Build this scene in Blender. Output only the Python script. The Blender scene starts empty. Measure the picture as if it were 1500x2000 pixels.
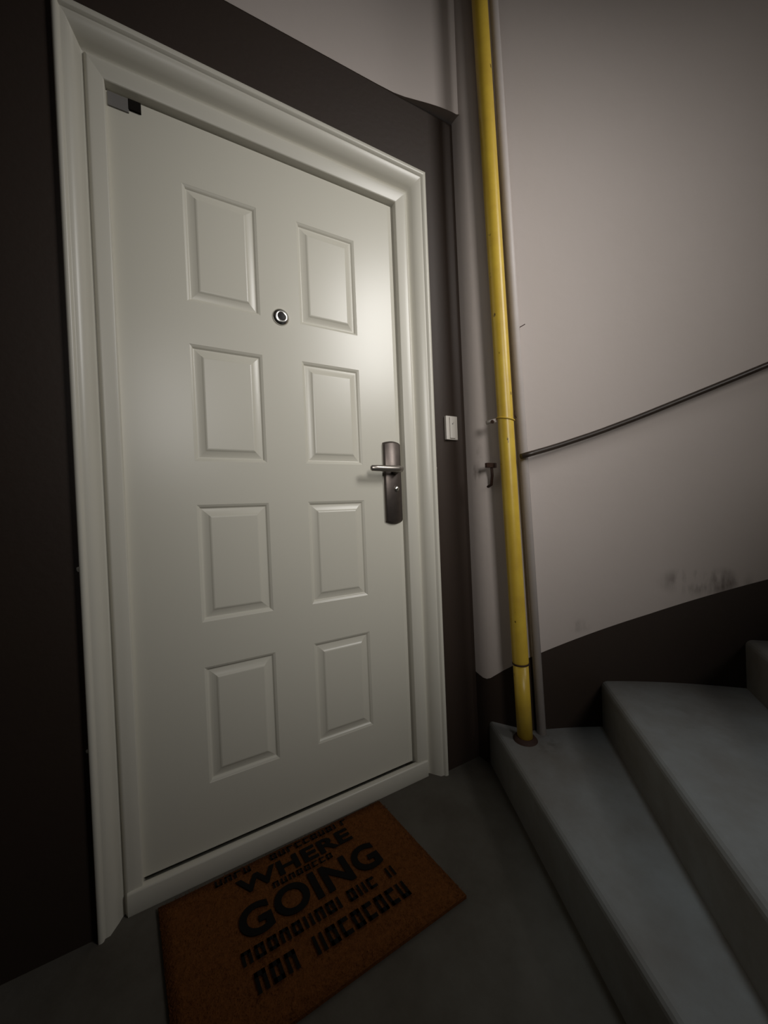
import bpy, bmesh, math, random
from mathutils import Vector, Matrix
import numpy as np

sc = bpy.context.scene
# ------------------------------------------------------------------ camera
CAM = (0.199, -1.0269, 0.9259)
YAW, PITCH, ROLL = 0.5016, -0.0117, -0.0408
cd = bpy.data.cameras.new('camera')
cam = bpy.data.objects.new('camera', cd)
sc.collection.objects.link(cam)
cd.sensor_fit = 'VERTICAL'; cd.sensor_height = 24.0
cd.lens = 24.0 * 720.0 / 2000.0
cd.clip_start = 0.02
fw = Vector((math.sin(YAW) * math.cos(PITCH), math.cos(YAW) * math.cos(PITCH), math.sin(PITCH)))
rt = Vector((math.cos(YAW), -math.sin(YAW), 0)); up = rt.cross(fw)
rt2 = math.cos(ROLL) * rt + math.sin(ROLL) * up
up2 = -math.sin(ROLL) * rt + math.cos(ROLL) * up
m = Matrix((rt2, up2, -fw)).transposed().to_4x4(); m.translation = CAM
cam.matrix_world = m
sc.camera = cam
# ------------------------------------------------------------------ world, light, exposure
w = bpy.data.worlds.new('world'); sc.world = w; w.use_nodes = True
w.node_tree.nodes['Background'].inputs[0].default_value = (0.6, 0.75, 1, 1)
w.node_tree.nodes['Background'].inputs[1].default_value = 0.02
sc.view_settings.view_transform = 'Standard'
sc.view_settings.look = 'None'
sc.view_settings.gamma = 1.0
sc.view_settings.use_curve_mapping = False
sc.view_settings.exposure = 0.0
sc.cycles.use_denoising = True
sc.cycles.sample_clamp_indirect = 3.0
# stairwell: round wall about CW
CW = Vector((0.641, -1.521)); RW = 1.463
WIN_A0, WIN_A1 = math.radians(-36), math.radians(-10)      # assumed window on the round wall, above the flight
WIN_Z0, WIN_Z1 = 2.0, 3.2
wa = (WIN_A0 + WIN_A1) / 2
def aimed_area_light(name, loc, aim, sx, sy, spread, energy, col):
    """aimed area light; its narrowed cone imitates lens vignetting or confines a fill"""
    ld = bpy.data.lights.new(name, 'AREA'); ld.shape = 'RECTANGLE'
    ld.size = sx; ld.size_y = sy; ld.spread = math.radians(spread); ld.energy = energy; ld.color = col  # narrow spread imitates lens vignetting; no embrasure is built
    lo = bpy.data.objects.new(name, ld); sc.collection.objects.link(lo); lo.location = loc
    lo.rotation_euler = (Vector(aim) - lo.location).to_track_quat('-Z', 'Y').to_euler()
lr = RW * math.cos((WIN_A1 - WIN_A0) / 2) + 0.04
aimed_area_light('assumed_window_light', (CW.x + lr * math.cos(wa), CW.y + lr * math.sin(wa), (WIN_Z0 + WIN_Z1) / 2),
         (0.85, 0.0, 1.46), 0.75, 1.0, 56, 4.8, (1.0, 0.98, 0.955))  # assumed source, placed from the door sheen and the handle's shadow
WBX0, WBX1, WBZ0, WBZ1 = -0.12, 0.43, 1.45, 2.45             # invented opening behind the landing, holds an added soft fill light
aimed_area_light('landing_fill_light', ((WBX0 + WBX1) / 2, CW.y - RW - 0.02, (WBZ0 + WBZ1) / 2),
         (1.14, -0.1, 1.32), 0.55, 0.95, 48, 2.8, (1.0, 0.965, 0.925))
SKX, SKY, SKW = 1.12, -0.98, 0.40                           # unseen skylight, added to brighten the inner treads and floor
aimed_area_light('overhead_fill_light', (SKX, SKY, 3.62), (SKX, SKY, 0.0), SKW, SKW, 26, 0.50, (0.80, 0.92, 1.0))

# ------------------------------------------------------------------ helpers
C = sc.collection
R = math.radians
rnd = random.Random(7)

def tag(o, label=None, cat=None, group=None, kind=None):
    if label: o['label'] = label
    if cat: o['category'] = cat
    if group: o['group'] = group
    if kind: o['kind'] = kind
    return o

def empty(name, loc=(0, 0, 0)):
    o = bpy.data.objects.new(name, None); C.objects.link(o); o.location = loc
    o.empty_display_size = 0.05
    return o

def obj(name, data, mat=None, parent=None, smooth=False, bevel=None, seg=2):
    if isinstance(data, bmesh.types.BMesh):
        me = bpy.data.meshes.new(name); data.normal_update(); data.to_mesh(me); data.free()
    elif isinstance(data, tuple):
        me = bpy.data.meshes.new(name); me.from_pydata(data[0], [], data[1]); me.update()
    else:
        me = data
    if mat is not None and not me.materials:
        for mm in (mat if isinstance(mat, (list, tuple)) else [mat]): me.materials.append(mm)
    o = bpy.data.objects.new(name, me); C.objects.link(o)
    if smooth:
        for p in me.polygons: p.use_smooth = True
    if bevel:
        b = o.modifiers.new('bevel', 'BEVEL'); b.width = bevel; b.segments = seg; b.limit_method = 'ANGLE'
        b.angle_limit = R(35); b.harden_normals = False
    if parent is not None:
        o.parent = parent
        o.location = -Vector(parent_world(parent))
    return o

def parent_world(p):
    v = Vector(p.location)
    while p.parent is not None:
        p = p.parent; v = v + Vector(p.location)
    return v

def box(bm, x0, x1, y0, y1, z0, z1):
    vs = [bm.verts.new(c) for c in ((x0, y0, z0), (x1, y0, z0), (x1, y1, z0), (x0, y1, z0),
                                    (x0, y0, z1), (x1, y0, z1), (x1, y1, z1), (x0, y1, z1))]
    for f in ((3, 2, 1, 0), (4, 5, 6, 7), (0, 1, 5, 4), (1, 2, 6, 5), (2, 3, 7, 6), (3, 0, 4, 7)):
        bm.faces.new([vs[i] for i in f])
    return bm

def mbox(*a):
    return box(bmesh.new(), *a)

def tube(pts, r, n=16, caps=True):
    """round tube along a polyline; r number or list"""
    bm = bmesh.new(); pts = [Vector(p) for p in pts]; rings = []
    rs = r if isinstance(r, (list, tuple)) else [r] * len(pts)
    ref = None
    for i, p in enumerate(pts):
        a = pts[max(i - 1, 0)]; b = pts[min(i + 1, len(pts) - 1)]
        d = (b - a).normalized()
        if ref is None:
            ref = d.orthogonal().normalized()
        else:
            ref = (ref - d * ref.dot(d)).normalized()
        bi = d.cross(ref)
        rings.append([bm.verts.new(p + rs[i] * (math.cos(2 * math.pi * k / n) * ref + math.sin(2 * math.pi * k / n) * bi)) for k in range(n)])
    for a, b in zip(rings, rings[1:]):
        for k in range(n):
            f = bm.faces.new((a[k], a[(k + 1) % n], b[(k + 1) % n], b[k])); f.smooth = True
    if caps:
        bm.faces.new(list(reversed(rings[0]))); bm.faces.new(rings[-1])
    return bm

def lathe(profile, axis_o, axis_d, n=32):
    """profile: (radius, height along axis_d)"""
    bm = bmesh.new(); d = Vector(axis_d).normalized(); u = d.orthogonal().normalized(); v = d.cross(u); o = Vector(axis_o)
    rings = []
    for r, h in profile:
        if r <= 1e-6: rings.append([bm.verts.new(o + d * h)])
        else: rings.append([bm.verts.new(o + d * h + r * (math.cos(2 * math.pi * k / n) * u + math.sin(2 * math.pi * k / n) * v)) for k in range(n)])
    for a, b in zip(rings, rings[1:]):
        for k in range(n):
            k2 = (k + 1) % n
            if len(a) == 1 and len(b) == 1: continue
            if len(a) == 1: f = bm.faces.new((a[0], b[k2], b[k]))
            elif len(b) == 1: f = bm.faces.new((a[k], a[k2], b[0]))
            else: f = bm.faces.new((a[k], a[k2], b[k2], b[k]))
            f.smooth = True
    bmesh.ops.recalc_face_normals(bm, faces=bm.faces)
    return bm

# ------------------------------------------------------------------ materials
def mat(name, col, rough=0.6, spec=0.5, metal=0.0, noise=None, bump=None, coat=0.0, extra=None):
    """noise: (scale, amount, second colour)  bump: (scale, strength, distance)"""
    mt = bpy.data.materials.new(name); mt.use_nodes = True
    nt = mt.node_tree; b = nt.nodes['Principled BSDF']
    b.inputs['Base Color'].default_value = (*col, 1)
    b.inputs['Roughness'].default_value = rough
    b.inputs['Specular IOR Level'].default_value = spec
    b.inputs['Metallic'].default_value = metal
    b.inputs['Coat Weight'].default_value = coat
    tc = nt.nodes.new('ShaderNodeTexCoord')
    geo = nt.nodes.new('ShaderNodeNewGeometry')
    last = None
    if noise:
        n = nt.nodes.new('ShaderNodeTexNoise'); n.inputs['Scale'].default_value = noise[0]; n.inputs['Detail'].default_value = 6
        n.inputs['Roughness'].default_value = 0.65
        nt.links.new(geo.outputs['Position'], n.inputs['Vector'])
        rp = nt.nodes.new('ShaderNodeMapRange'); rp.inputs[1].default_value = 0.35; rp.inputs[2].default_value = 0.7
        rp.inputs[3].default_value = 0; rp.inputs[4].default_value = noise[1]
        nt.links.new(n.outputs['Fac'], rp.inputs[0])
        mx = nt.nodes.new('ShaderNodeMix'); mx.data_type = 'RGBA'
        mx.inputs[6].default_value = (*col, 1); mx.inputs[7].default_value = (*noise[2], 1)
        nt.links.new(rp.outputs[0], mx.inputs[0])
        nt.links.new(mx.outputs[2], b.inputs['Base Color']); last = mx.outputs[2]
    if bump:
        n2 = nt.nodes.new('ShaderNodeTexNoise'); n2.inputs['Scale'].default_value = bump[0]; n2.inputs['Detail'].default_value = 4
        nt.links.new(geo.outputs['Position'], n2.inputs['Vector'])
        bp = nt.nodes.new('ShaderNodeBump'); bp.inputs['Strength'].default_value = bump[1]; bp.inputs['Distance'].default_value = bump[2]
        nt.links.new(n2.outputs['Fac'], bp.inputs['Height']); nt.links.new(bp.outputs['Normal'], b.inputs['Normal'])
    mt['_'] = 1
    if extra: extra(nt, b, geo, last)
    return mt

def specks(scale, thr, col, stretch=(1, 1, 1)):
    """add sparse chips of another colour on top of the base colour"""
    def fn(nt, b, geo, last):
        mp = nt.nodes.new('ShaderNodeMapping'); mp.inputs['Scale'].default_value = stretch
        nt.links.new(geo.outputs['Position'], mp.inputs['Vector'])
        n = nt.nodes.new('ShaderNodeTexNoise'); n.inputs['Scale'].default_value = scale; n.inputs['Detail'].default_value = 3
        nt.links.new(mp.outputs[0], n.inputs['Vector'])
        rp = nt.nodes.new('ShaderNodeMapRange'); rp.inputs[1].default_value = thr; rp.inputs[2].default_value = thr + 0.03
        nt.links.new(n.outputs['Fac'], rp.inputs[0])
        mx = nt.nodes.new('ShaderNodeMix'); mx.data_type = 'RGBA'
        if last is not None: nt.links.new(last, mx.inputs[6])
        else: mx.inputs[6].default_value = b.inputs['Base Color'].default_value
        mx.inputs[7].default_value = (*col, 1)
        nt.links.new(rp.outputs[0], mx.inputs[0]); nt.links.new(mx.outputs[2], b.inputs['Base Color'])
    return fn

def scuffs(spots):
    """soft grey scuff marks of a given place and size on a wall: (x,y,z, rx,rz, strength, noise scale)"""
    def fn(nt, b, geo, last):
        for (x, y, z, rx, rz, st, ns) in spots:
            vm = nt.nodes.new('ShaderNodeVectorMath'); vm.operation = 'SUBTRACT'; vm.inputs[1].default_value = (x, y, z)
            nt.links.new(geo.outputs['Position'], vm.inputs[0])
            v2 = nt.nodes.new('ShaderNodeVectorMath'); v2.operation = 'DIVIDE'; v2.inputs[1].default_value = (rx, rx, rz)
            nt.links.new(vm.outputs[0], v2.inputs[0])
            ln = nt.nodes.new('ShaderNodeVectorMath'); ln.operation = 'LENGTH'; nt.links.new(v2.outputs[0], ln.inputs[0])
            rp = nt.nodes.new('ShaderNodeMapRange'); rp.inputs[1].default_value = 1.0; rp.inputs[2].default_value = 0.3
            rp.inputs[3].default_value = 0; rp.inputs[4].default_value = 1; rp.interpolation_type = 'SMOOTHSTEP'
            nt.links.new(ln.outputs['Value'], rp.inputs[0])
            mp = nt.nodes.new('ShaderNodeMapping'); mp.inputs['Scale'].default_value = (1, 1, 0.35)
            nt.links.new(geo.outputs['Position'], mp.inputs['Vector'])
            n = nt.nodes.new('ShaderNodeTexNoise'); n.inputs['Scale'].default_value = ns; n.inputs['Detail'].default_value = 5
            nt.links.new(mp.outputs[0], n.inputs['Vector'])
            r2 = nt.nodes.new('ShaderNodeMapRange'); r2.inputs[1].default_value = 0.45; r2.inputs[2].default_value = 0.68
            nt.links.new(n.outputs['Fac'], r2.inputs[0])
            mu = nt.nodes.new('ShaderNodeMath'); mu.operation = 'MULTIPLY'; nt.links.new(rp.outputs[0], mu.inputs[0]); nt.links.new(r2.outputs[0], mu.inputs[1])
            m3 = nt.nodes.new('ShaderNodeMath'); m3.operation = 'MULTIPLY'; m3.inputs[1].default_value = st; nt.links.new(mu.outputs[0], m3.inputs[0])
            mx = nt.nodes.new('ShaderNodeMix'); mx.data_type = 'RGBA'
            nt.links.new(last, mx.inputs[6]); mx.inputs[7].default_value = (0.07, 0.05, 0.04, 1)
            nt.links.new(m3.outputs[0], mx.inputs[0]); last = mx.outputs[2]
        nt.links.new(last, b.inputs['Base Color'])
    return fn

M_DOOR = mat('door_enamel', (0.66, 0.635, 0.545), rough=0.30, spec=0.5, bump=(260, 0.03, 0.001), noise=(3, 0.12, (0.60, 0.58, 0.50)))
M_FRAME = mat('frame_enamel', (0.66, 0.635, 0.55), rough=0.33, spec=0.5, bump=(200, 0.04, 0.001), noise=(3, 0.2, (0.58, 0.55, 0.48)),
              )
M_BROWN = mat('brown_wall_paint', (0.036, 0.024, 0.017), rough=0.55, spec=0.35, bump=(60, 0.12, 0.004), noise=(4, 0.5, (0.033, 0.022, 0.018)))
M_WHITE = mat('white_wall_paint', (0.53, 0.47, 0.435), rough=0.7, spec=0.3, bump=(35, 0.12, 0.004), noise=(2.2, 0.35, (0.47, 0.415, 0.375)),
              extra=scuffs([(1.66, -0.49, 0.645, 0.16, 0.06, 0.75, 26), (1.36, -0.25, 0.50, 0.05, 0.03, 0.35, 40), (1.10, -0.05, 1.03, 0.05, 0.06, 0.55, 50),
                            (1.11, -0.05, 0.80, 0.012, 0.014, 0.8, 60), (1.11, -0.06, 1.10, 0.025, 0.05, 0.4, 60)]))
M_YELLOW = mat('yellow_gas_paint', (0.66, 0.46, 0.05), rough=0.36, spec=0.5, noise=(14, 0.6, (0.50, 0.31, 0.04)), bump=(40, 0.1, 0.003),
               extra=specks(38, 0.70, (0.10, 0.055, 0.012), (1, 1, 0.5)))
M_WPIPE = mat('white_pipe_paint', (0.55, 0.495, 0.465), rough=0.5, noise=(20, 0.4, (0.46, 0.41, 0.38)))
M_RUST = mat('rusty_iron', (0.055, 0.022, 0.012), rough=0.75, noise=(60, 0.8, (0.025, 0.012, 0.008)), bump=(90, 0.3, 0.003))
M_RAIL = mat('dark_brown_rail', (0.030, 0.020, 0.014), rough=0.38, noise=(30, 0.6, (0.055, 0.04, 0.03)))
M_STEP = mat('worn_concrete_step', (0.255, 0.26, 0.255), rough=0.75, spec=0.3, noise=(4, 0.8, (0.17, 0.15, 0.13)), bump=(45, 0.2, 0.004),
             extra=scuffs([(0.945, -0.435, 0.155, 0.02, 0.02, 0.8, 40), (1.18, -0.23, 0.155, 0.07, 0.05, 0.6, 30), (1.40, -0.50, 0.31, 0.12, 0.05, 0.25, 12)]))
M_FLOOR = mat('dirty_shaded_concrete_floor', (0.125, 0.115, 0.098), rough=0.85, spec=0.2, noise=(5, 0.8, (0.075, 0.064, 0.050)), bump=(40, 0.25, 0.004))  # base tone darker than the steps, standing in for shadow on the landing
M_STEEL = mat('dark_satin_steel', (0.16, 0.135, 0.12), rough=0.42, metal=0.85, noise=(50, 0.5, (0.11, 0.09, 0.085)))
M_NICKEL = mat('satin_nickel', (0.34, 0.31, 0.28), rough=0.35, metal=0.9)
M_CHROME = mat('polished_chrome', (0.75, 0.74, 0.70), rough=0.24, metal=1.0)
M_LENS = mat('black_lens', (0.012, 0.010, 0.010), rough=0.3, spec=0.3)
M_DARK = mat('dark_gap', (0.012, 0.010, 0.008), rough=0.9, spec=0.1)
M_BELL = mat('bell_plastic', (0.66, 0.62, 0.56), rough=0.4)
M_PLATEGREY = mat('grey_plastic', (0.20, 0.19, 0.18), rough=0.4)
M_COIR = mat('brown_coir', (0.17, 0.062, 0.017), rough=0.95, spec=0.1, noise=(90, 0.8, (0.10, 0.036, 0.010)), bump=(220, 0.6, 0.006))
M_INK = mat('black_mat_print', (0.010, 0.009, 0.008), rough=0.95, spec=0.1)
M_GLASS = mat('frosted_pane', (0.8, 0.85, 0.9), rough=0.5)

# ------------------------------------------------------------------ setting
H_CEIL = 3.6
FW = 0.966; FH = 2.05                                   # door frame outer size
XL = -1.0                                               # left end of the landing
XR = 1.12                                               # right end of the flat door wall
YB = CW.y - RW

def wall_top(x):                                        # upper edge of the brown surround
    return 2.258 + (x - 0.347) * 0.032

# flat brown wall around the door, with the opening left free
bm = bmesh.new()
def quad(bm, pts, mi=0):
    f = bm.faces.new([bm.verts.new(p) for p in pts]); f.material_index = mi; return f
T = 0.22
quad(bm, [(XL, 0, 0), (0, 0, 0), (0, 0, FH), (XL, 0, FH)])
quad(bm, [(XL, 0, FH), (0, 0, FH), (0, 0, wall_top(0)), (XL, 0, wall_top(XL))])
quad(bm, [(0, 0, FH), (FW, 0, FH), (FW, 0, wall_top(FW)), (0, 0, wall_top(0))])
XRT = 1.102
quad(bm, [(FW, 0, 0), (XR, 0, 0), (XRT + 0.002, 0, FH), (FW, 0, FH)])
quad(bm, [(FW, 0, FH), (XRT + 0.002, 0, FH), (XRT, 0, wall_top(XRT)), (FW, 0, wall_top(FW))])
quad(bm, [(0, 0, 0), (0, T, 0), (0, T, FH), (0, 0, FH)])
quad(bm, [(FW, T, 0), (FW, 0, 0), (FW, 0, FH), (FW, T, FH)])
quad(bm, [(0, 0, FH), (0, T, FH), (FW, T, FH), (FW, 0, FH)])
quad(bm, [(0, T, 0), (FW, T, 0), (FW, T, FH), (0, T, FH)])           # back of the opening
bmesh.ops.remove_doubles(bm, verts=bm.verts, dist=1e-5)
wall_front = tag(obj('wall_front', bm, M_BROWN), 'dark brown painted wall around the cream door', kind='structure')

# plan of the white wall: splayed corner beside the door, then the round stairwell
def circ(a, r=RW):
    return (CW.x + r * math.cos(a), CW.y + r * math.sin(a))
A_START = math.atan2(-0.170 - CW.y, 1.202 - CW.x)
LEAN_Z = 2.28                                           # the corner leans a little: plan at the floor and at this height
corner = [(1.12, 0.0), (1.1205, -0.022), (1.122, -0.036), (1.126, -0.050), (1.132, -0.063), (1.140, -0.076), (1.156, -0.102), (1.178, -0.137)]
corner_t = [(1.102, 0.0), (1.102, -0.020), (1.104, -0.033), (1.108, -0.044), (1.114, -0.054), (1.124, -0.067), (1.143, -0.089), (1.166, -0.114)]
arcs = [A_START - (A_START - R(-90)) * i / 120 for i in range(121)]
# height of the brown skirting band as a function of arc length
def skirt_z(a):
    s = RW * (A_START - a)
    return 0.398 + 0.345 * s if s < 0.4 else 0.398 + 0.138 + 0.375 * (s - 0.4)
bm = bmesh.new()
cols = []
for i, (p, q) in enumerate(zip(corner, corner_t)):
    cols.append((p, q, [0.314, 0.308, 0.304, 0.304, 0.310, 0.322, 0.345, 0.372][i]))
for a in arcs:
    p = circ(a); s_ = RW * (A_START - a); k = math.exp(-s_ / 0.12)
    cols.append((p, (p[0] - 0.012 * k, p[1] + 0.028 * k), skirt_z(a)))
def in_window(a0, a1):
    return a0 <= WIN_A1 + 1e-3 and a1 >= WIN_A0 - 1e-3
prev = None
angs = [None] * len(corner) + arcs
def at_z(p, q, z):
    t = min(z, LEAN_Z) / LEAN_Z
    return (p[0] + (q[0] - p[0]) * t, p[1] + (q[1] - p[1]) * t, z)
for i, (p, q, zs) in enumerate(cols):
    lst = [0.0, zs, max(WIN_Z0, zs), max(LEAN_Z, zs), WIN_Z1, H_CEIL]
    if i == 0: lst[3] = wall_top(q[0])
    cur = [bm.verts.new(at_z(p, q, z)) for z in lst]
    if prev:
        for k in range(5):
            if k >= 2 and k <= 3 and angs[i] is not None and angs[i - 1] is not None and in_window(angs[i - 1], angs[i]):
                continue
            f = bm.faces.new((prev[k], cur[k], cur[k + 1], prev[k + 1]))
            f.material_index = 0 if k == 0 else 1
            f.smooth = True
    prev = cur
for v in [v for v in bm.verts if not v.link_faces]: bm.verts.remove(v)
wall_right = tag(obj('wall_right', bm, [M_BROWN, M_WHITE]), 'curved white stairwell wall with a dark brown skirting band', kind='structure')

# white wall above the surround: flush on the left, overhanging towards the corner
xs = [XL, 0.0, 0.4, 0.70, 0.80, 0.86, 0.90, 0.94, 0.97, 1.00, 1.03, 1.06, 1.085, 1.104]
def over(x):
    if x <= 0.84: return -0.002
    t = (x - 0.84) / (1.104 - 0.84)
    return -0.002 - 0.031 * (t * t * (3 - 2 * t)) ** 0.8
bm = bmesh.new(); prev = None
for x in xs:
    z0 = wall_top(x); y = over(x)
    if x > 0.9: z0 = wall_top(x) + 0.006 * math.sin((x - .9) * 9)
    cur = [bm.verts.new((x, 0.06, z0)), bm.verts.new((x, y, z0)), bm.verts.new((x, y - 0.0005, z0 + 0.004)), bm.verts.new((x, y, H_CEIL))]
    if prev:
        for k in range(3):
            f = bm.faces.new((prev[k], cur[k], cur[k + 1], prev[k + 1])); f.smooth = k == 2
    prev = cur
zq = wall_top(1.093) + 0.004
quad(bm, [(1.085, 0.06, zq), (1.125, 0.06, zq), (1.125, -0.05, zq), (1.108, -0.040, zq), (1.085, -0.030, zq)])
wall_upper = tag(obj('wall_upper', bm, M_WHITE), 'white plaster wall above the brown door surround', kind='structure')

# walls out of the picture that close the stairwell
bm = mbox(XL - 0.15, XL, YB - 0.15, 0.0, 0, 2.3); wl = obj('wall_left', bm, M_BROWN); tag(wl, 'brown and white wall at the far end of the landing', kind='structure')
obj('upper_paint', mbox(XL - 0.15, XL, YB - 0.15, 0.0, 2.3, H_CEIL), M_WHITE, wl)
bm = mbox(XL, CW.x, YB - 0.15, YB, 0, WBZ0); box(bm, XL, WBX0, YB - 0.15, YB, WBZ0, 2.45); box(bm, WBX1, CW.x, YB - 0.15, YB, WBZ0, 2.45)
wb = obj('wall_back', bm, M_BROWN); tag(wb, 'brown and white wall behind the landing', kind='structure')
obj('upper_paint', mbox(XL, CW.x, YB - 0.15, YB, 2.45, H_CEIL), M_WHITE, wb)

# floor of the landing and ceiling
pts = [(XL, 0.0), (0.0, 0.0), (0, 0.10), (FW, 0.10), (FW, 0.0)] + [p for p, _, _ in cols] + [(XL, YB)]
bm = bmesh.new()
top = [bm.verts.new((x, y, 0)) for x, y in pts]; bot = [bm.verts.new((x, y, -0.15)) for x, y in pts]
bm.faces.new(list(reversed(top))); bm.faces.new(bot)
for i in range(len(pts)):
    j = (i + 1) % len(pts); bm.faces.new((top[i], top[j], bot[j], bot[i]))
bmesh.ops.recalc_face_normals(bm, faces=bm.faces)
tag(obj('floor', bm, M_FLOOR), 'dusty grey concrete landing floor with shade in its colour', kind='structure')
bm = bmesh.new(); XE = CW.x + RW; h = SKW / 2
for x0, x1, y0, y1 in ((XL, SKX - h, YB, 0), (SKX + h, XE, YB, 0), (SKX - h, SKX + h, YB, SKY - h), (SKX - h, SKX + h, SKY + h, 0)):
    box(bm, x0, x1, y0, y1, H_CEIL, H_CEIL + 0.12)
tag(obj('ceiling', bm, M_WHITE), 'white stairwell ceiling', kind='structure')

# assumed stair window (out of the picture), a frame around the main aimed light
wc = Vector((CW.x + RW * math.cos((WIN_A1 - WIN_A0) / 2) * math.cos(wa), CW.y + RW * math.cos((WIN_A1 - WIN_A0) / 2) * math.sin(wa), 0))
ux = Vector((-math.sin(wa), math.cos(wa), 0)); un = Vector((math.cos(wa), math.sin(wa), 0))
hw = RW * math.sin((WIN_A1 - WIN_A0) / 2) + 0.03
def wbox(u0, u1, n0, n1, z0, z1):
    bm = mbox(u0, u1, n0, n1, z0, z1)
    for v in bm.verts:
        v.co = wc + ux * v.co.x + un * v.co.y + Vector((0, 0, v.co.z))
    bmesh.ops.recalc_face_normals(bm, faces=bm.faces)
    return bm
win = empty('assumed_window_1', wc); tag(win, 'assumed stair window in the curved wall', kind='structure')
for a in ((-hw, -hw + 0.06, 0.0, 0.05, WIN_Z0 - .03, WIN_Z1 + .03), (hw - 0.06, hw, 0.0, 0.05, WIN_Z0 - .03, WIN_Z1 + .03),
          (-hw, hw, 0.0, 0.05, WIN_Z0 - .03, WIN_Z0 + 0.04), (-hw, hw, 0.0, 0.05, WIN_Z1 - 0.04, WIN_Z1 + .03)):
    obj('assumed_window_frame', wbox(*a), M_FRAME, win)

sk = empty('added_skylight', (SKX, SKY, H_CEIL)); tag(sk, 'small added skylight around the fill light over the stair', kind='structure')  # made-up frame around the overhead fill light
for a in ((-1, 0), (1, 0), (0, -1), (0, 1)):
    h = SKW / 2 + 0.02
    obj('added_skylight_frame', mbox(*( (SKX + a[0] * h - 0.02, SKX + a[0] * h + 0.02, SKY - h, SKY + h) if a[0] else (SKX - h, SKX + h, SKY + a[1] * h - 0.02, SKY + a[1] * h + 0.02)), H_CEIL - 0.03, H_CEIL + 0.1), M_FRAME, sk)
# ------------------------------------------------------------------ stairs
HS = 0.155
risers = [  # wall end, inner end of each riser line
    ((1.120, -0.060), (0.712, -0.950)),
    ((1.418, -0.282), (0.770, -0.990)),
    ((1.742, -0.548), (0.940, -1.130)),
    (circ(R(26.5)), (1.06, -1.28)), (circ(R(11)), (1.09, -1.416)), (circ(R(-4.5)), (1.09, -1.55)),
    (circ(R(-20)), (1.06, -1.67)), (circ(R(-35.5)), (1.00, -1.78)), (circ(R(-51)), (0.92, -1.87))]
stairs = empty('stairs', (1.3, -0.6, 0)); tag(stairs, 'worn grey concrete stair winding up beside the door', kind='structure')
for k in range(len(risers) - 1):
    (w0, i0), (w1, i1) = risers[k], risers[k + 1]
    w0 = Vector(w0); i0 = Vector(i0); w1 = Vector(w1); i1 = Vector(i1)
    a0 = math.atan2(w0.y - CW.y, w0.x - CW.x); a1 = math.atan2(w1.y - CW.y, w1.x - CW.x)
    outer = []
    if k == 0:
        outer = [Vector(c) for c in corner[3:]]
        outer = [o_ + Vector((0.0, 0.0)) for o_ in outer]
        a0 = A_START
    for i in range(9):
        outer.append(Vector(circ(a0 + (a1 - a0) * i / 8, RW - 0.0005)))
    nose = 0.012 if k else 0.0
    dirn = (i0 - outer[0]).normalized(); nrm = Vector((dirn.y, -dirn.x))     # towards the foot of the stair
    if nrm.dot(w0 - w1) < 0: nrm = -nrm
    n_in = 7
    front = [i0 + (outer[0] - i0) * t / n_in for t in range(n_in)]
    # slightly hollowed, worn front edge
    back = []
    poly = outer + [i1] + front
    z1 = HS * (k + 1); z0 = max(0.0, z1 - 0.30)
    bm = bmesh.new()
    tp = [bm.verts.new((p.x, p.y, z1)) for p in poly]; bt = [bm.verts.new((p.x, p.y, z0)) for p in poly]
    bm.faces.new(tp); bm.faces.new(list(reversed(bt)))
    n = len(poly)
    for i in range(n):
        j = (i + 1) % n; bm.faces.new((tp[j], tp[i], bt[i], bt[j]))
    bmesh.ops.recalc_face_normals(bm, faces=bm.faces)
    # round the nosing
    fr = set(tp[len(outer) + 1:] + [tp[0]])
    ed = [e for e in bm.edges if e.verts[0] in fr and e.verts[1] in fr]
    bmesh.ops.bevel(bm, geom=ed, offset=0.018, segments=4, profile=0.5, affect='EDGES')
    obj('step', bm, M_STEP, stairs)

# ------------------------------------------------------------------ door_1
door = empty('door_1', (FW / 2, 0.04, 0))
tag(door, 'cream steel entrance door with eight embossed panels and a lever handle', kind='structure')
Y_LIP, Y_LEAF = 0.020, 0.036
X0, X1, ZT = 0.083, 0.863, 1.941            # opening inside the lips
# frame profile: t 0..1 from outer edge to lip end, with depth y
prof = [(0.0, 0.03), (0.0, -0.013), (0.02, -0.0165), (0.09, -0.0165), (0.13, -0.0145), (0.15, -0.009), (0.175, -0.0085), (0.26, -0.0075), (0.42, 0.014), (0.48, 0.024),
        (0.52, 0.028), (0.555, 0.0285), (0.58, 0.0225), (0.62, 0.019), (0.66, Y_LIP - 0.001), (0.72, Y_LIP), (0.97, Y_LIP), (1.0, Y_LIP + 0.003), (1.0, 0.10)]
def frame_piece(name, side):
    bm = bmesh.new(); prev = None
    for t, y in prof:
        xl = X0 * t; xr = FW - (FW - X1) * t; zt = FH - (FH - ZT) * t
        if side == 'l': a, b = (xl, y, 0), (xl, y, zt)
        elif side == 'r': a, b = (xr, y, zt), (xr, y, 0)
        else: a, b = (xl, y, zt), (xr, y, zt)
        cur = (bm.verts.new(a), bm.verts.new(b))
        if prev:
            f = bm.faces.new((prev[0], prev[1], cur[1], cur[0])); f.smooth = True
        prev = cur
    bm.edges.ensure_lookup_table()
    for e in bm.edges:
        if len(e.link_faces) == 2 and e.calc_face_angle(0) > R(38): e.smooth = False
    return obj(name, bm, M_FRAME, door)
frame_piece('jamb', 'l'); frame_piece('jamb', 'r'); frame_piece('frame_head', 't')
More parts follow.
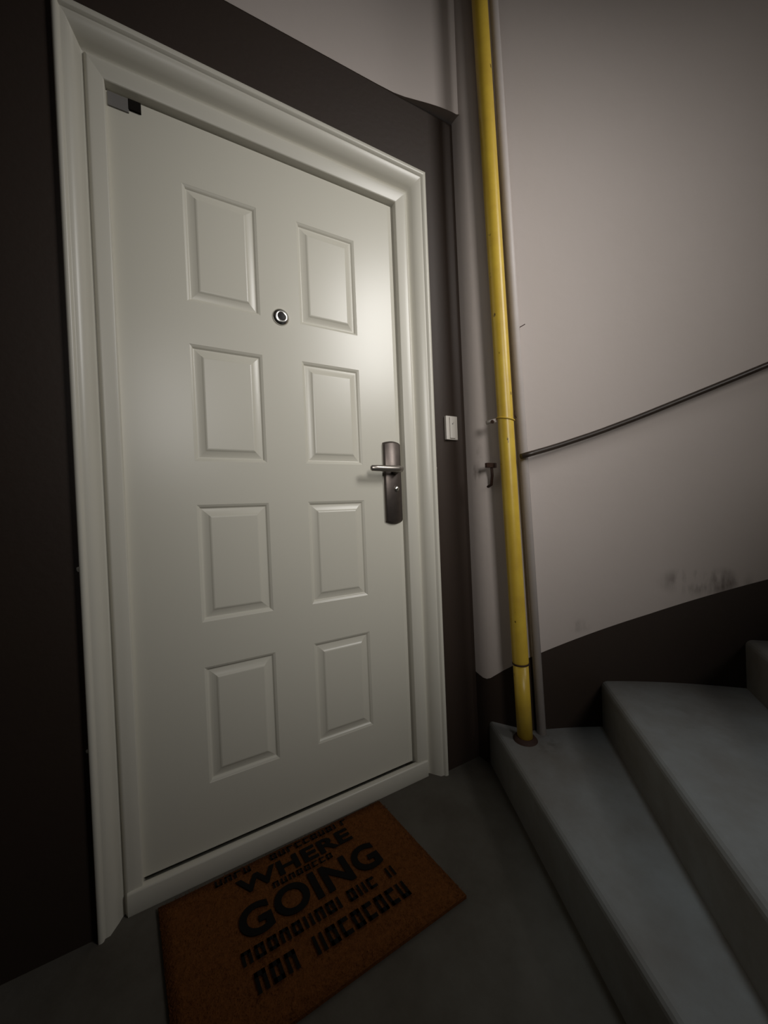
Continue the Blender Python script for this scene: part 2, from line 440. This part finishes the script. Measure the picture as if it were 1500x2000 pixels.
# threshold: flat face, bright rounded top lip
bm = bmesh.new(); prev = None
for y, z in [(0.016, 0.0), (0.014, 0.004), (0.014, 0.050), (0.0152, 0.0535), (0.018, 0.0555), (0.0295, 0.057), (0.031, 0.056), (0.031, 0.03), (0.10, 0.03)]:
    cur = (bm.verts.new((X0 * 0.62, y, z)), bm.verts.new((FW - (FW - X1) * 0.62, y, z)))
    if prev:
        f = bm.faces.new((prev[0], prev[1], cur[1], cur[0])); f.smooth = True
    prev = cur
for e in bm.edges:
    if len(e.link_faces) == 2 and e.calc_face_angle(0) > R(35): e.smooth = False
bmesh.ops.recalc_face_normals(bm, faces=bm.faces)
thr = obj('threshold', bm, M_FRAME, door)
# leaf: pressed steel sheet with eight holes, filled by embossed panels
LX0, LX1, LZ0, LZ1 = 0.079, 0.8565, 0.058, 1.934
colsx = [(0.2335, 0.4145), (0.527, 0.7115)]
rowsz = [(1.4755, 1.7745), (1.0655, 1.3665), (0.6485, 0.9525), (0.2295, 0.531)]
gx = [LX0 + 0.003, colsx[0][0], colsx[0][1], colsx[1][0], colsx[1][1], LX1 - 0.016]
gz = [LZ0 + 0.003, rowsz[3][0], rowsz[3][1], rowsz[2][0], rowsz[2][1], rowsz[1][0], rowsz[1][1], rowsz[0][0], rowsz[0][1], LZ1 - 0.003]
bm = bmesh.new()
g = [[bm.verts.new((x, Y_LEAF, z)) for x in gx] for z in gz]
for j in range(len(gz) - 1):
    for i in range(len(gx) - 1):
        if i in (1, 3) and j % 2 == 1: continue
        bm.faces.new((g[j][i], g[j][i + 1], g[j + 1][i + 1], g[j + 1][i]))
# rim of the sheet: shallow slope on the lock side, then back edges
def ring(x0, x1, z0, z1, y):
    return [bm.verts.new(p) for p in ((x0, y, z0), (x1, y, z0), (x1, y, z1), (x0, y, z1))]
r0 = [g[0][0], g[0][-1], g[-1][-1], g[-1][0]]
e_b = g[0]; e_t = g[-1]; e_l = [r[0] for r in g]; e_r = [r[-1] for r in g]
r1 = ring(LX0, LX1 - 0.001, LZ0, LZ1, Y_LEAF + 0.0035)
r2 = ring(LX0, LX1, LZ0, LZ1, Y_LEAF + 0.05)
def fan(edge, a, b):
    bm.faces.new(list(reversed(edge)) + [a, b]) if False else bm.faces.new([a, b] + list(reversed(edge)))
fan(e_b, r1[0], r1[1]); fan(list(reversed(e_t)), r1[2], r1[3]); fan(e_r, r1[1], r1[2]); fan(list(reversed(e_l)), r1[3], r1[0])
for i in range(4):
    j = (i + 1) % 4; bm.faces.new((r1[i], r2[i], r2[j], r1[j]))
bmesh.ops.recalc_face_normals(bm, faces=bm.faces)
leaf = obj('door_leaf', bm, M_DOOR, door)
pprof = [(0.0, 0.0), (0.0022, 0.0012), (0.0045, 0.0015), (0.0075, 0.0066), (0.0092, 0.0074), (0.0115, 0.0072), (0.026, 0.0036), (0.0285, 0.0014), (0.0310, 0.0002), (0.034, 0.0)]
def panel_bm(x0, x1, z0, z1):
    bm = bmesh.new(); prev = None
    for s, d in pprof:
        cur = [bm.verts.new(p) for p in ((x0 + s, Y_LEAF + d, z0 + s), (x1 - s, Y_LEAF + d, z0 + s), (x1 - s, Y_LEAF + d, z1 - s), (x0 + s, Y_LEAF + d, z1 - s))]
        if prev:
            for i in range(4):
                j = (i + 1) % 4; f = bm.faces.new((prev[i], prev[j], cur[j], cur[i])); f.smooth = True
        prev = cur
    bm.faces.new(prev)
    for e in bm.edges:
        if len(e.link_faces) == 2:
            d = (e.verts[0].co - e.verts[1].co)
            if abs(d.x) > 1e-4 and abs(d.z) > 1e-4: e.smooth = False
    return bm
for z0, z1 in rowsz:
    for x0, x1 in colsx:
        obj('door_panel', panel_bm(x0, x1, z0, z1), M_DOOR, leaf)
# hinge-side line of the leaf on the left
# peephole
pc = (0.471, Y_LEAF, 1.483)
ph = obj('peephole', lathe([(0.0235, 0.0), (0.0235, 0.002), (0.0220, 0.0045), (0.0165, 0.0075), (0.0120, 0.0085), (0.0105, 0.0070)], pc, (0, -1, 0), 40), M_CHROME, door)
obj('lens', lathe([(0.0112, 0.0070), (0.0060, 0.0072), (0.0, 0.0074)], pc, (0, -1, 0), 28), M_LENS, ph)
# handle: long curved back plate, lever and key cylinder
HX0, HX1, HZ0, HZ1 = 0.786, 0.848, 0.872, 1.144
bm = bmesh.new(); NX = 12
def plate_pt(u, zz, back=False):
    x = HX0 + (HX1 - HX0) * u
    s = (2 * u - 1)
    return x, Y_LEAF - (0.003 if back else 0.0085 + 0.0055 * (1 - s * s)), zz
top_r, bot_r, top_f, bot_f = [], [], [], []
for i in range(NX + 1):
    u = i / NX; s = 2 * u - 1
    zt = HZ1 - 0.005 * s * s; zb = HZ0 + 0.006 * s * s
    x, y, _ = plate_pt(u, 0)
    top_f.append(bm.verts.new((x, y, zt - 0.006))); bot_f.append(bm.verts.new((x, y, zb + 0.006)))
    top_r.append((bm.verts.new((x, y + 0.005, zt)), bm.verts.new((x, Y_LEAF + 0.001, zt + 0.001))))
    bot_r.append((bm.verts.new((x, y + 0.005, zb)), bm.verts.new((x, Y_LEAF + 0.001, zb - 0.001))))
for i in range(NX):
    for a, b in ((bot_f, top_f),):
        f = bm.faces.new((a[i], a[i + 1], b[i + 1], b[i])); f.smooth = True
    bm.faces.new((top_f[i], top_f[i + 1], top_r[i + 1][0], top_r[i][0])); bm.faces.new((top_r[i][0], top_r[i + 1][0], top_r[i + 1][1], top_r[i][1]))
    bm.faces.new((bot_f[i + 1], bot_f[i], bot_r[i][0], bot_r[i + 1][0])); bm.faces.new((bot_r[i + 1][0], bot_r[i][0], bot_r[i][1], bot_r[i + 1][1]))
for i in (0, NX):
    bm.faces.new((bot_r[i][1], bot_r[i][0], bot_f[i], top_f[i], top_r[i][0], top_r[i][1]))
bmesh.ops.recalc_face_normals(bm, faces=bm.faces)
plate = obj('handle_plate', bm, M_STEEL, door); plate['label'] = 'dark steel long handle plate'
lz = 1.049; lx = 0.824
hub = lathe([(0.0135, 0.0), (0.0135, 0.006), (0.0115, 0.010), (0.0100, 0.028), (0.0, 0.028)], (lx, Y_LEAF - 0.013, lz), (0, -1, 0), 24)
obj('lever_hub', hub, M_NICKEL, plate)
lev = tube([(lx + 0.008, Y_LEAF - 0.036, lz), (lx + 0.004, Y_LEAF - 0.042, lz), (lx - 0.012, Y_LEAF - 0.047, lz), (lx - 0.04, Y_LEAF - 0.049, lz), (lx - 0.085, Y_LEAF - 0.049, lz + 0.001),
            (lx - 0.104, Y_LEAF - 0.048, lz + 0.001), (lx - 0.109, Y_LEAF - 0.047, lz + 0.001)], [0.007, 0.0105, 0.0105, 0.0100, 0.0098, 0.0092, 0.005], 20)
for v in lev.verts:                                     # flattened oval section
    v.co.y = (Y_LEAF - 0.047) + (v.co.y - (Y_LEAF - 0.047)) * 0.75
obj('lever', lev, M_NICKEL, plate)
obj('key_cylinder', lathe([(0.0085, 0.0), (0.0085, 0.004), (0.006, 0.0065), (0.0, 0.007)], (0.825, Y_LEAF - 0.0125, 0.987), (0, -1, 0), 24), M_CHROME, plate)
# small latch plate under the frame head, upper hinge corner
cp = obj('corner_plate', mbox(0.0865, 0.128, 0.0325, Y_LEAF + 0.001, 1.897, 1.930), M_PLATEGREY, door, bevel=0.001)
cp['label'] = 'small grey plate in the upper hinge corner'
obj('dark_end', mbox(0.1275, 0.153, 0.031, Y_LEAF + 0.001, 1.905, 1.930), M_DARK, cp, bevel=0.001)

# flakes of white filler sticking out over the brown paint beside the frame
for i, (x, z, s) in enumerate([(FW + 0.004, 1.055, 0.007), (FW + 0.002, 0.922, 0.005), (FW + 0.003, 0.635, 0.006), (0.56, FH + 0.004, 0.006), (-0.002, 0.82, 0.006), (-0.003, 0.42, 0.005), (FW + .002, 1.43, .004)]):
    bm = bmesh.new()
    n = 7
    ctr = bm.verts.new((x, -0.0065, z))
    rg = [bm.verts.new((x + s * (0.6 + 0.5 * rnd.random()) * math.cos(k * 2 * math.pi / n) * 0.8, -0.0045, z + s * (0.6 + 0.6 * rnd.random()) * math.sin(k * 2 * math.pi / n))) for k in range(n)]
    rb = [bm.verts.new((v.co.x, 0.0, v.co.z)) for v in rg]
    for k in range(n):
        bm.faces.new((ctr, rg[(k + 1) % n], rg[k])); bm.faces.new((rg[k], rg[(k + 1) % n], rb[(k + 1) % n], rb[k]))
    bmesh.ops.recalc_face_normals(bm, faces=bm.faces)
    obj('plaster_flake', bm, M_FRAME, wall_front)

# ------------------------------------------------------------------ doorbell
bell = empty('doorbell', (1.04, 0, 1.154)); tag(bell, 'small white plastic doorbell on the brown strip right of the door', 'doorbell')
obj('back_plate', mbox(1.016, 1.066, -0.012, 0.0, 1.154, 1.237), M_BELL, bell, bevel=0.002)
b_ = obj('button', mbox(1.030, 1.053, -0.0165, -0.011, 1.158, 1.233), M_BELL, bell, bevel=0.0025)
bm = bmesh.new()                                         # little bell mark on the button
ms = bmesh.ops.create_circle(bm, cap_ends=True, segments=10, radius=0.0026, matrix=Matrix.Translation((1.0405, -0.01675, 1.2085)) @ Matrix.Rotation(R(90), 4, 'X'))
quad(bm, [(1.0430, -0.01675, 1.2085), (1.0436, -0.01675, 1.2085), (1.0436, -0.01675, 1.2155), (1.0430, -0.01675, 1.2155)])
quad(bm, [(1.0430, -0.01675, 1.2155), (1.0436, -0.01675, 1.2155), (1.0470, -0.01675, 1.2125), (1.0464, -0.01675, 1.2115)])
obj('symbol', bm, M_PLATEGREY, b_)

# ------------------------------------------------------------------ yellow gas pipe
PB = Vector((1.147, -0.190, HS)); PT = Vector((1.090, -0.156, H_CEIL)); PR = 0.0248
def pp(z): return PB + (PT - PB) * ((z - HS) / (H_CEIL - HS))
# measured lean is stronger in the lower metres; keep it straight
PT = PB + Vector((-0.037, 0.040, 2.3)) * ((H_CEIL - HS) / 2.3)
pipe = empty('gas_pipe', PB); tag(pipe, 'vertical yellow painted gas pipe rising from the first step', 'pipe')
ZJ = 0.405
obj('lower_tube', tube([pp(HS - 0.0) , pp(ZJ)], PR * 0.97, 28), M_YELLOW, pipe)
zs = [ZJ, ZJ + .004] + [ZJ + 0.02 + (H_CEIL - 0.002 - ZJ - 0.02) * i / 14 for i in range(15)]
obj('upper_tube', tube([pp(z) for z in zs], [PR * 1.0, PR * 1.03] + [PR * 1.03] + [PR] * 14, 28), M_YELLOW, pipe)
obj('joint_ring', tube([pp(ZJ - 0.004), pp(ZJ + 0.001)], PR * 1.06, 28), M_RUST, pipe)
rb = bmesh.new()
rb.free()
obj('rust_collar', lathe([(PR * 0.9, 0.010), (PR * 1.15, 0.012), (PR * 1.45, 0.003), (PR * 1.55, 0.0)], PB, (0, 0, 1), 28), M_RUST, pipe)
# clip
zc = 1.196
c0 = pp(zc)
clip = empty('pipe_clip', c0 - PB); clip.parent = pipe; clip['label'] = 'small metal clip at handrail height'
tilt = 0.006
pts_ = [(c0.x + (PR + 0.002) * math.cos(R(a)), c0.y + (PR + 0.002) * math.sin(R(a)), zc + tilt * math.cos(R(a) - 2.2)) for a in range(120, 420, 12)]
obj('strap', tube(pts_, 0.0022, 8), M_YELLOW, clip)
obj('screw_stub', tube([(c0.x - 0.024, c0.y + 0.018, zc - 0.001), (c0.x - 0.034, c0.y + 0.050, zc - 0.003)], 0.006, 12), M_WPIPE, clip)
obj('screw_head', tube([(c0.x - 0.034, c0.y + 0.022, zc - 0.006), (c0.x - 0.040, c0.y + 0.020, zc - 0.006)], 0.0055, 10), M_RUST, clip)
obj('tongue', tube([(c0.x + 0.012, c0.y - 0.0285, zc + 0.022), (c0.x + 0.013, c0.y - 0.0290, zc + 0.004), (c0.x + 0.020, c0.y - 0.026, zc + 0.001)], 0.002, 8), M_RUST, clip)

# thin white pipe against the wall
wp0 = Vector((1.219, -0.196, HS)); wp1 = Vector((1.171, -0.152, 2.5)); wp2 = wp0 + (wp1 - wp0) * ((H_CEIL - HS) / (2.5 - HS))
tag(obj('wall_pipe', tube([wp0, wp2], 0.0145, 20), M_WPIPE), 'thin white painted pipe on the wall right behind the yellow pipe', 'pipe')

# ------------------------------------------------------------------ handrail
rail = empty('handrail', (*circ(R(45), RW - 0.05), 1.0)); tag(rail, 'thin dark metal handrail rising along the curved white wall', 'handrail')
def rail_pt(a):
    d = math.degrees(a)
    kn = [(69.7, 1.065), (64.0, 1.099), (58.35, 1.139), (53.2, 1.181), (48.2, 1.225), (39.5, 1.301), (-70.0, 2.26)]
    z = kn[0][1]
    for (d0, z0), (d1, z1) in zip(kn, kn[1:]):
        if d <= d0: z = z0 + (z1 - z0) * max(0.0, min(1.0, (d0 - d) / (d0 - d1)))
    return Vector((*circ(a, RW - 0.050), z))
a_end = R(68.6)
path = [rail_pt(a_end - (a_end - R(-60)) * i / 70) for i in range(71)]
obj('rail', tube(path, 0.0088, 14), M_RAIL, rail)
# rusty bracket left of the pipe that carries the end of the rail
br = Vector((1.1085, -0.108, 1.056))
bk = obj('bracket', mbox(1.098, 1.142, -0.116, -0.105, 1.046, 1.062), M_RUST, rail, bevel=0.001)
obj('bracket_stem', tube([(1.125, -0.109, 1.05), (1.132, -0.103, 1.02), (1.135, -0.095, 0.99), (1.139, -0.074, 0.984)], 0.0050, 10), M_RUST, bk)
for a in (R(10), R(-30)):
    p = rail_pt(a); q = Vector((*circ(a, RW - 0.001), p.z - 0.05))
    obj('bracket', tube([p, p + Vector((0, 0, -0.045)), q], 0.005, 10), M_RUST, rail)

# nail
na = math.atan2(-0.166 - CW.y, 1.192 - CW.x) - R(0.6)
n0 = Vector((*circ(na, RW), 1.505)); n1 = Vector((*circ(na - R(0.3), RW - 0.03), 1.503))
nl = obj('wall_nail', tube([n0, n1], 0.0013, 8), M_RUST); tag(nl, 'short dark nail in the white wall right of the yellow pipe', 'nail')

# ------------------------------------------------------------------ doormat
BLm, BRm, FRm, FLm = Vector((0.112, -0.004)), Vector((0.704, 0.004)), Vector((0.748, -0.352)), Vector((0.156, -0.360))
def mp(u, v):
    """mat coordinates: u along the door 0..1, v away from the door 0..1"""
    return BLm * (1 - u) * (1 - v) + BRm * u * (1 - v) + FRm * u * v + FLm * (1 - u) * v
mat_ = empty('doormat', (0.43, -0.18, 0)); tag(mat_, 'brown coir doormat with black lettering in front of the door', 'doormat')
bm = bmesh.new()
NU, NV = 24, 16; ZM = 0.011
gtop = []
for j in range(NV + 1):
    row = []
    for i in range(NU + 1):
        p = mp(i / NU, j / NV); edge = min(i, NU - i, j, NV - j)
        row.append(bm.verts.new((p.x, p.y, ZM - (0.003 if edge == 0 else 0) + rnd.uniform(-0.0006, 0.0006))))
    gtop.append(row)
for j in range(NV):
    for i in range(NU):
        f = bm.faces.new((gtop[j][i], gtop[j + 1][i], gtop[j + 1][i + 1], gtop[j][i + 1])); f.smooth = True
rim = gtop[0] + [r[-1] for r in gtop[1:]] + list(reversed(gtop[-1][:-1])) + [r[0] for r in reversed(gtop[1:-1])]
low = [bm.verts.new((v.co.x, v.co.y, 0.0005)) for v in rim]
for i in range(len(rim)):
    j = (i + 1) % len(rim); bm.faces.new((rim[i], rim[j], low[j], low[i]))
bmesh.ops.recalc_face_normals(bm, faces=bm.faces)
obj('mat_base', bm, M_COIR, mat_)
# coir pile
rr = np.random.RandomState(3); NB = 16000
V = np.zeros((NB * 3, 3)); 
uv = rr.rand(NB, 2)
P = np.array([[*mp(a, b)] for a, b in uv])
ang = rr.rand(NB) * 6.283; ln = 0.003 + 0.003 * rr.rand(NB)
dx = np.c_[np.cos(ang), np.sin(ang)] * 0.0006
lean = rr.randn(NB, 2) * 0.0016
V[0::3, :2] = P - dx; V[1::3, :2] = P + dx; V[2::3, :2] = P + lean
V[0::3, 2] = V[1::3, 2] = ZM - 0.001; V[2::3, 2] = ZM + ln * 0.7
pile = obj('coir_pile', (V.tolist(), np.arange(NB * 3).reshape(-1, 3).tolist()), M_COIR, mat_); pile['kind'] = 'stuff'
# lettering
def text_mesh(s, size):
    cu = bpy.data.curves.new('t', 'FONT'); cu.body = s; cu.size = size; cu.offset = size * 0.028; cu.space_character = 1.06; cu.extrude = 0.0007
    o = bpy.data.objects.new('t', cu); C.objects.link(o)
    dg = bpy.context.evaluated_depsgraph_get(); dg.update()
    me = bpy.data.meshes.new_from_object(o.evaluated_get(dg)); bpy.data.objects.remove(o)
    return me
def lay(me, u0, u1, v0, v1, name, z=ZM + 0.0035):
    """stretch a flat mesh into the mat rectangle u0..u1, baseline at v1, top at v0"""
    co = [v.co.copy() for v in me.vertices]
    x0 = min(c.x for c in co); x1 = max(c.x for c in co); y0 = min(c.y for c in co); y1 = max(c.y for c in co)
    for v, c in zip(me.vertices, co):
        p = mp(u0 + (u1 - u0) * (c.x - x0) / (x1 - x0), v1 + (v0 - v1) * (c.y - y0) / (y1 - y0))
        v.co = (p.x, p.y, z + c.z)
    me.materials.clear(); me.materials.append(M_INK)
    return obj(name, me, None, mat_)
lay(text_mesh('WHERE', 0.1), 0.27, 0.77, 0.115, 0.235, 'lettering')
lay(text_mesh('GOING', 0.1), 0.24, 0.82, 0.32, 0.53, 'lettering')
def strokes(u0, u1, v0, v1, n, name):
    """worn line of small print that cannot be made out: broken upright marks"""
    bm = bmesh.new(); du = (u1 - u0) / n
    for i in range(n):
        if rnd.random() < 0.12: continue
        a = u0 + i * du; b = a + du * 0.72
        segs = [(a, a + du * .22, v0, v1)]
        if rnd.random() < .7: segs.append((b - du * .22, b, v0, v1))
        if rnd.random() < .8: segs.append((a, b, v0, v0 + (v1 - v0) * .25))
        if rnd.random() < .6: segs.append((a, b, v1 - (v1 - v0) * .25, v1))
        for (p0, p1, q0, q1) in segs:
            c = [mp(p0, q0), mp(p0, q1), mp(p1, q1), mp(p1, q0)]
            quad(bm, [(k.x, k.y, ZM + 0.0042) for k in c])
    o = obj(name, bm, M_INK, mat_); o['kind'] = 'stuff'; return o
strokes(0.20, 0.80, 0.035, 0.085, 16, 'small_print')
strokes(0.36, 0.66, 0.255, 0.30, 9, 'small_print')
strokes(0.22, 0.84, 0.575, 0.655, 14, 'small_print')
strokes(0.24, 0.84, 0.71, 0.82, 12, 'small_print')
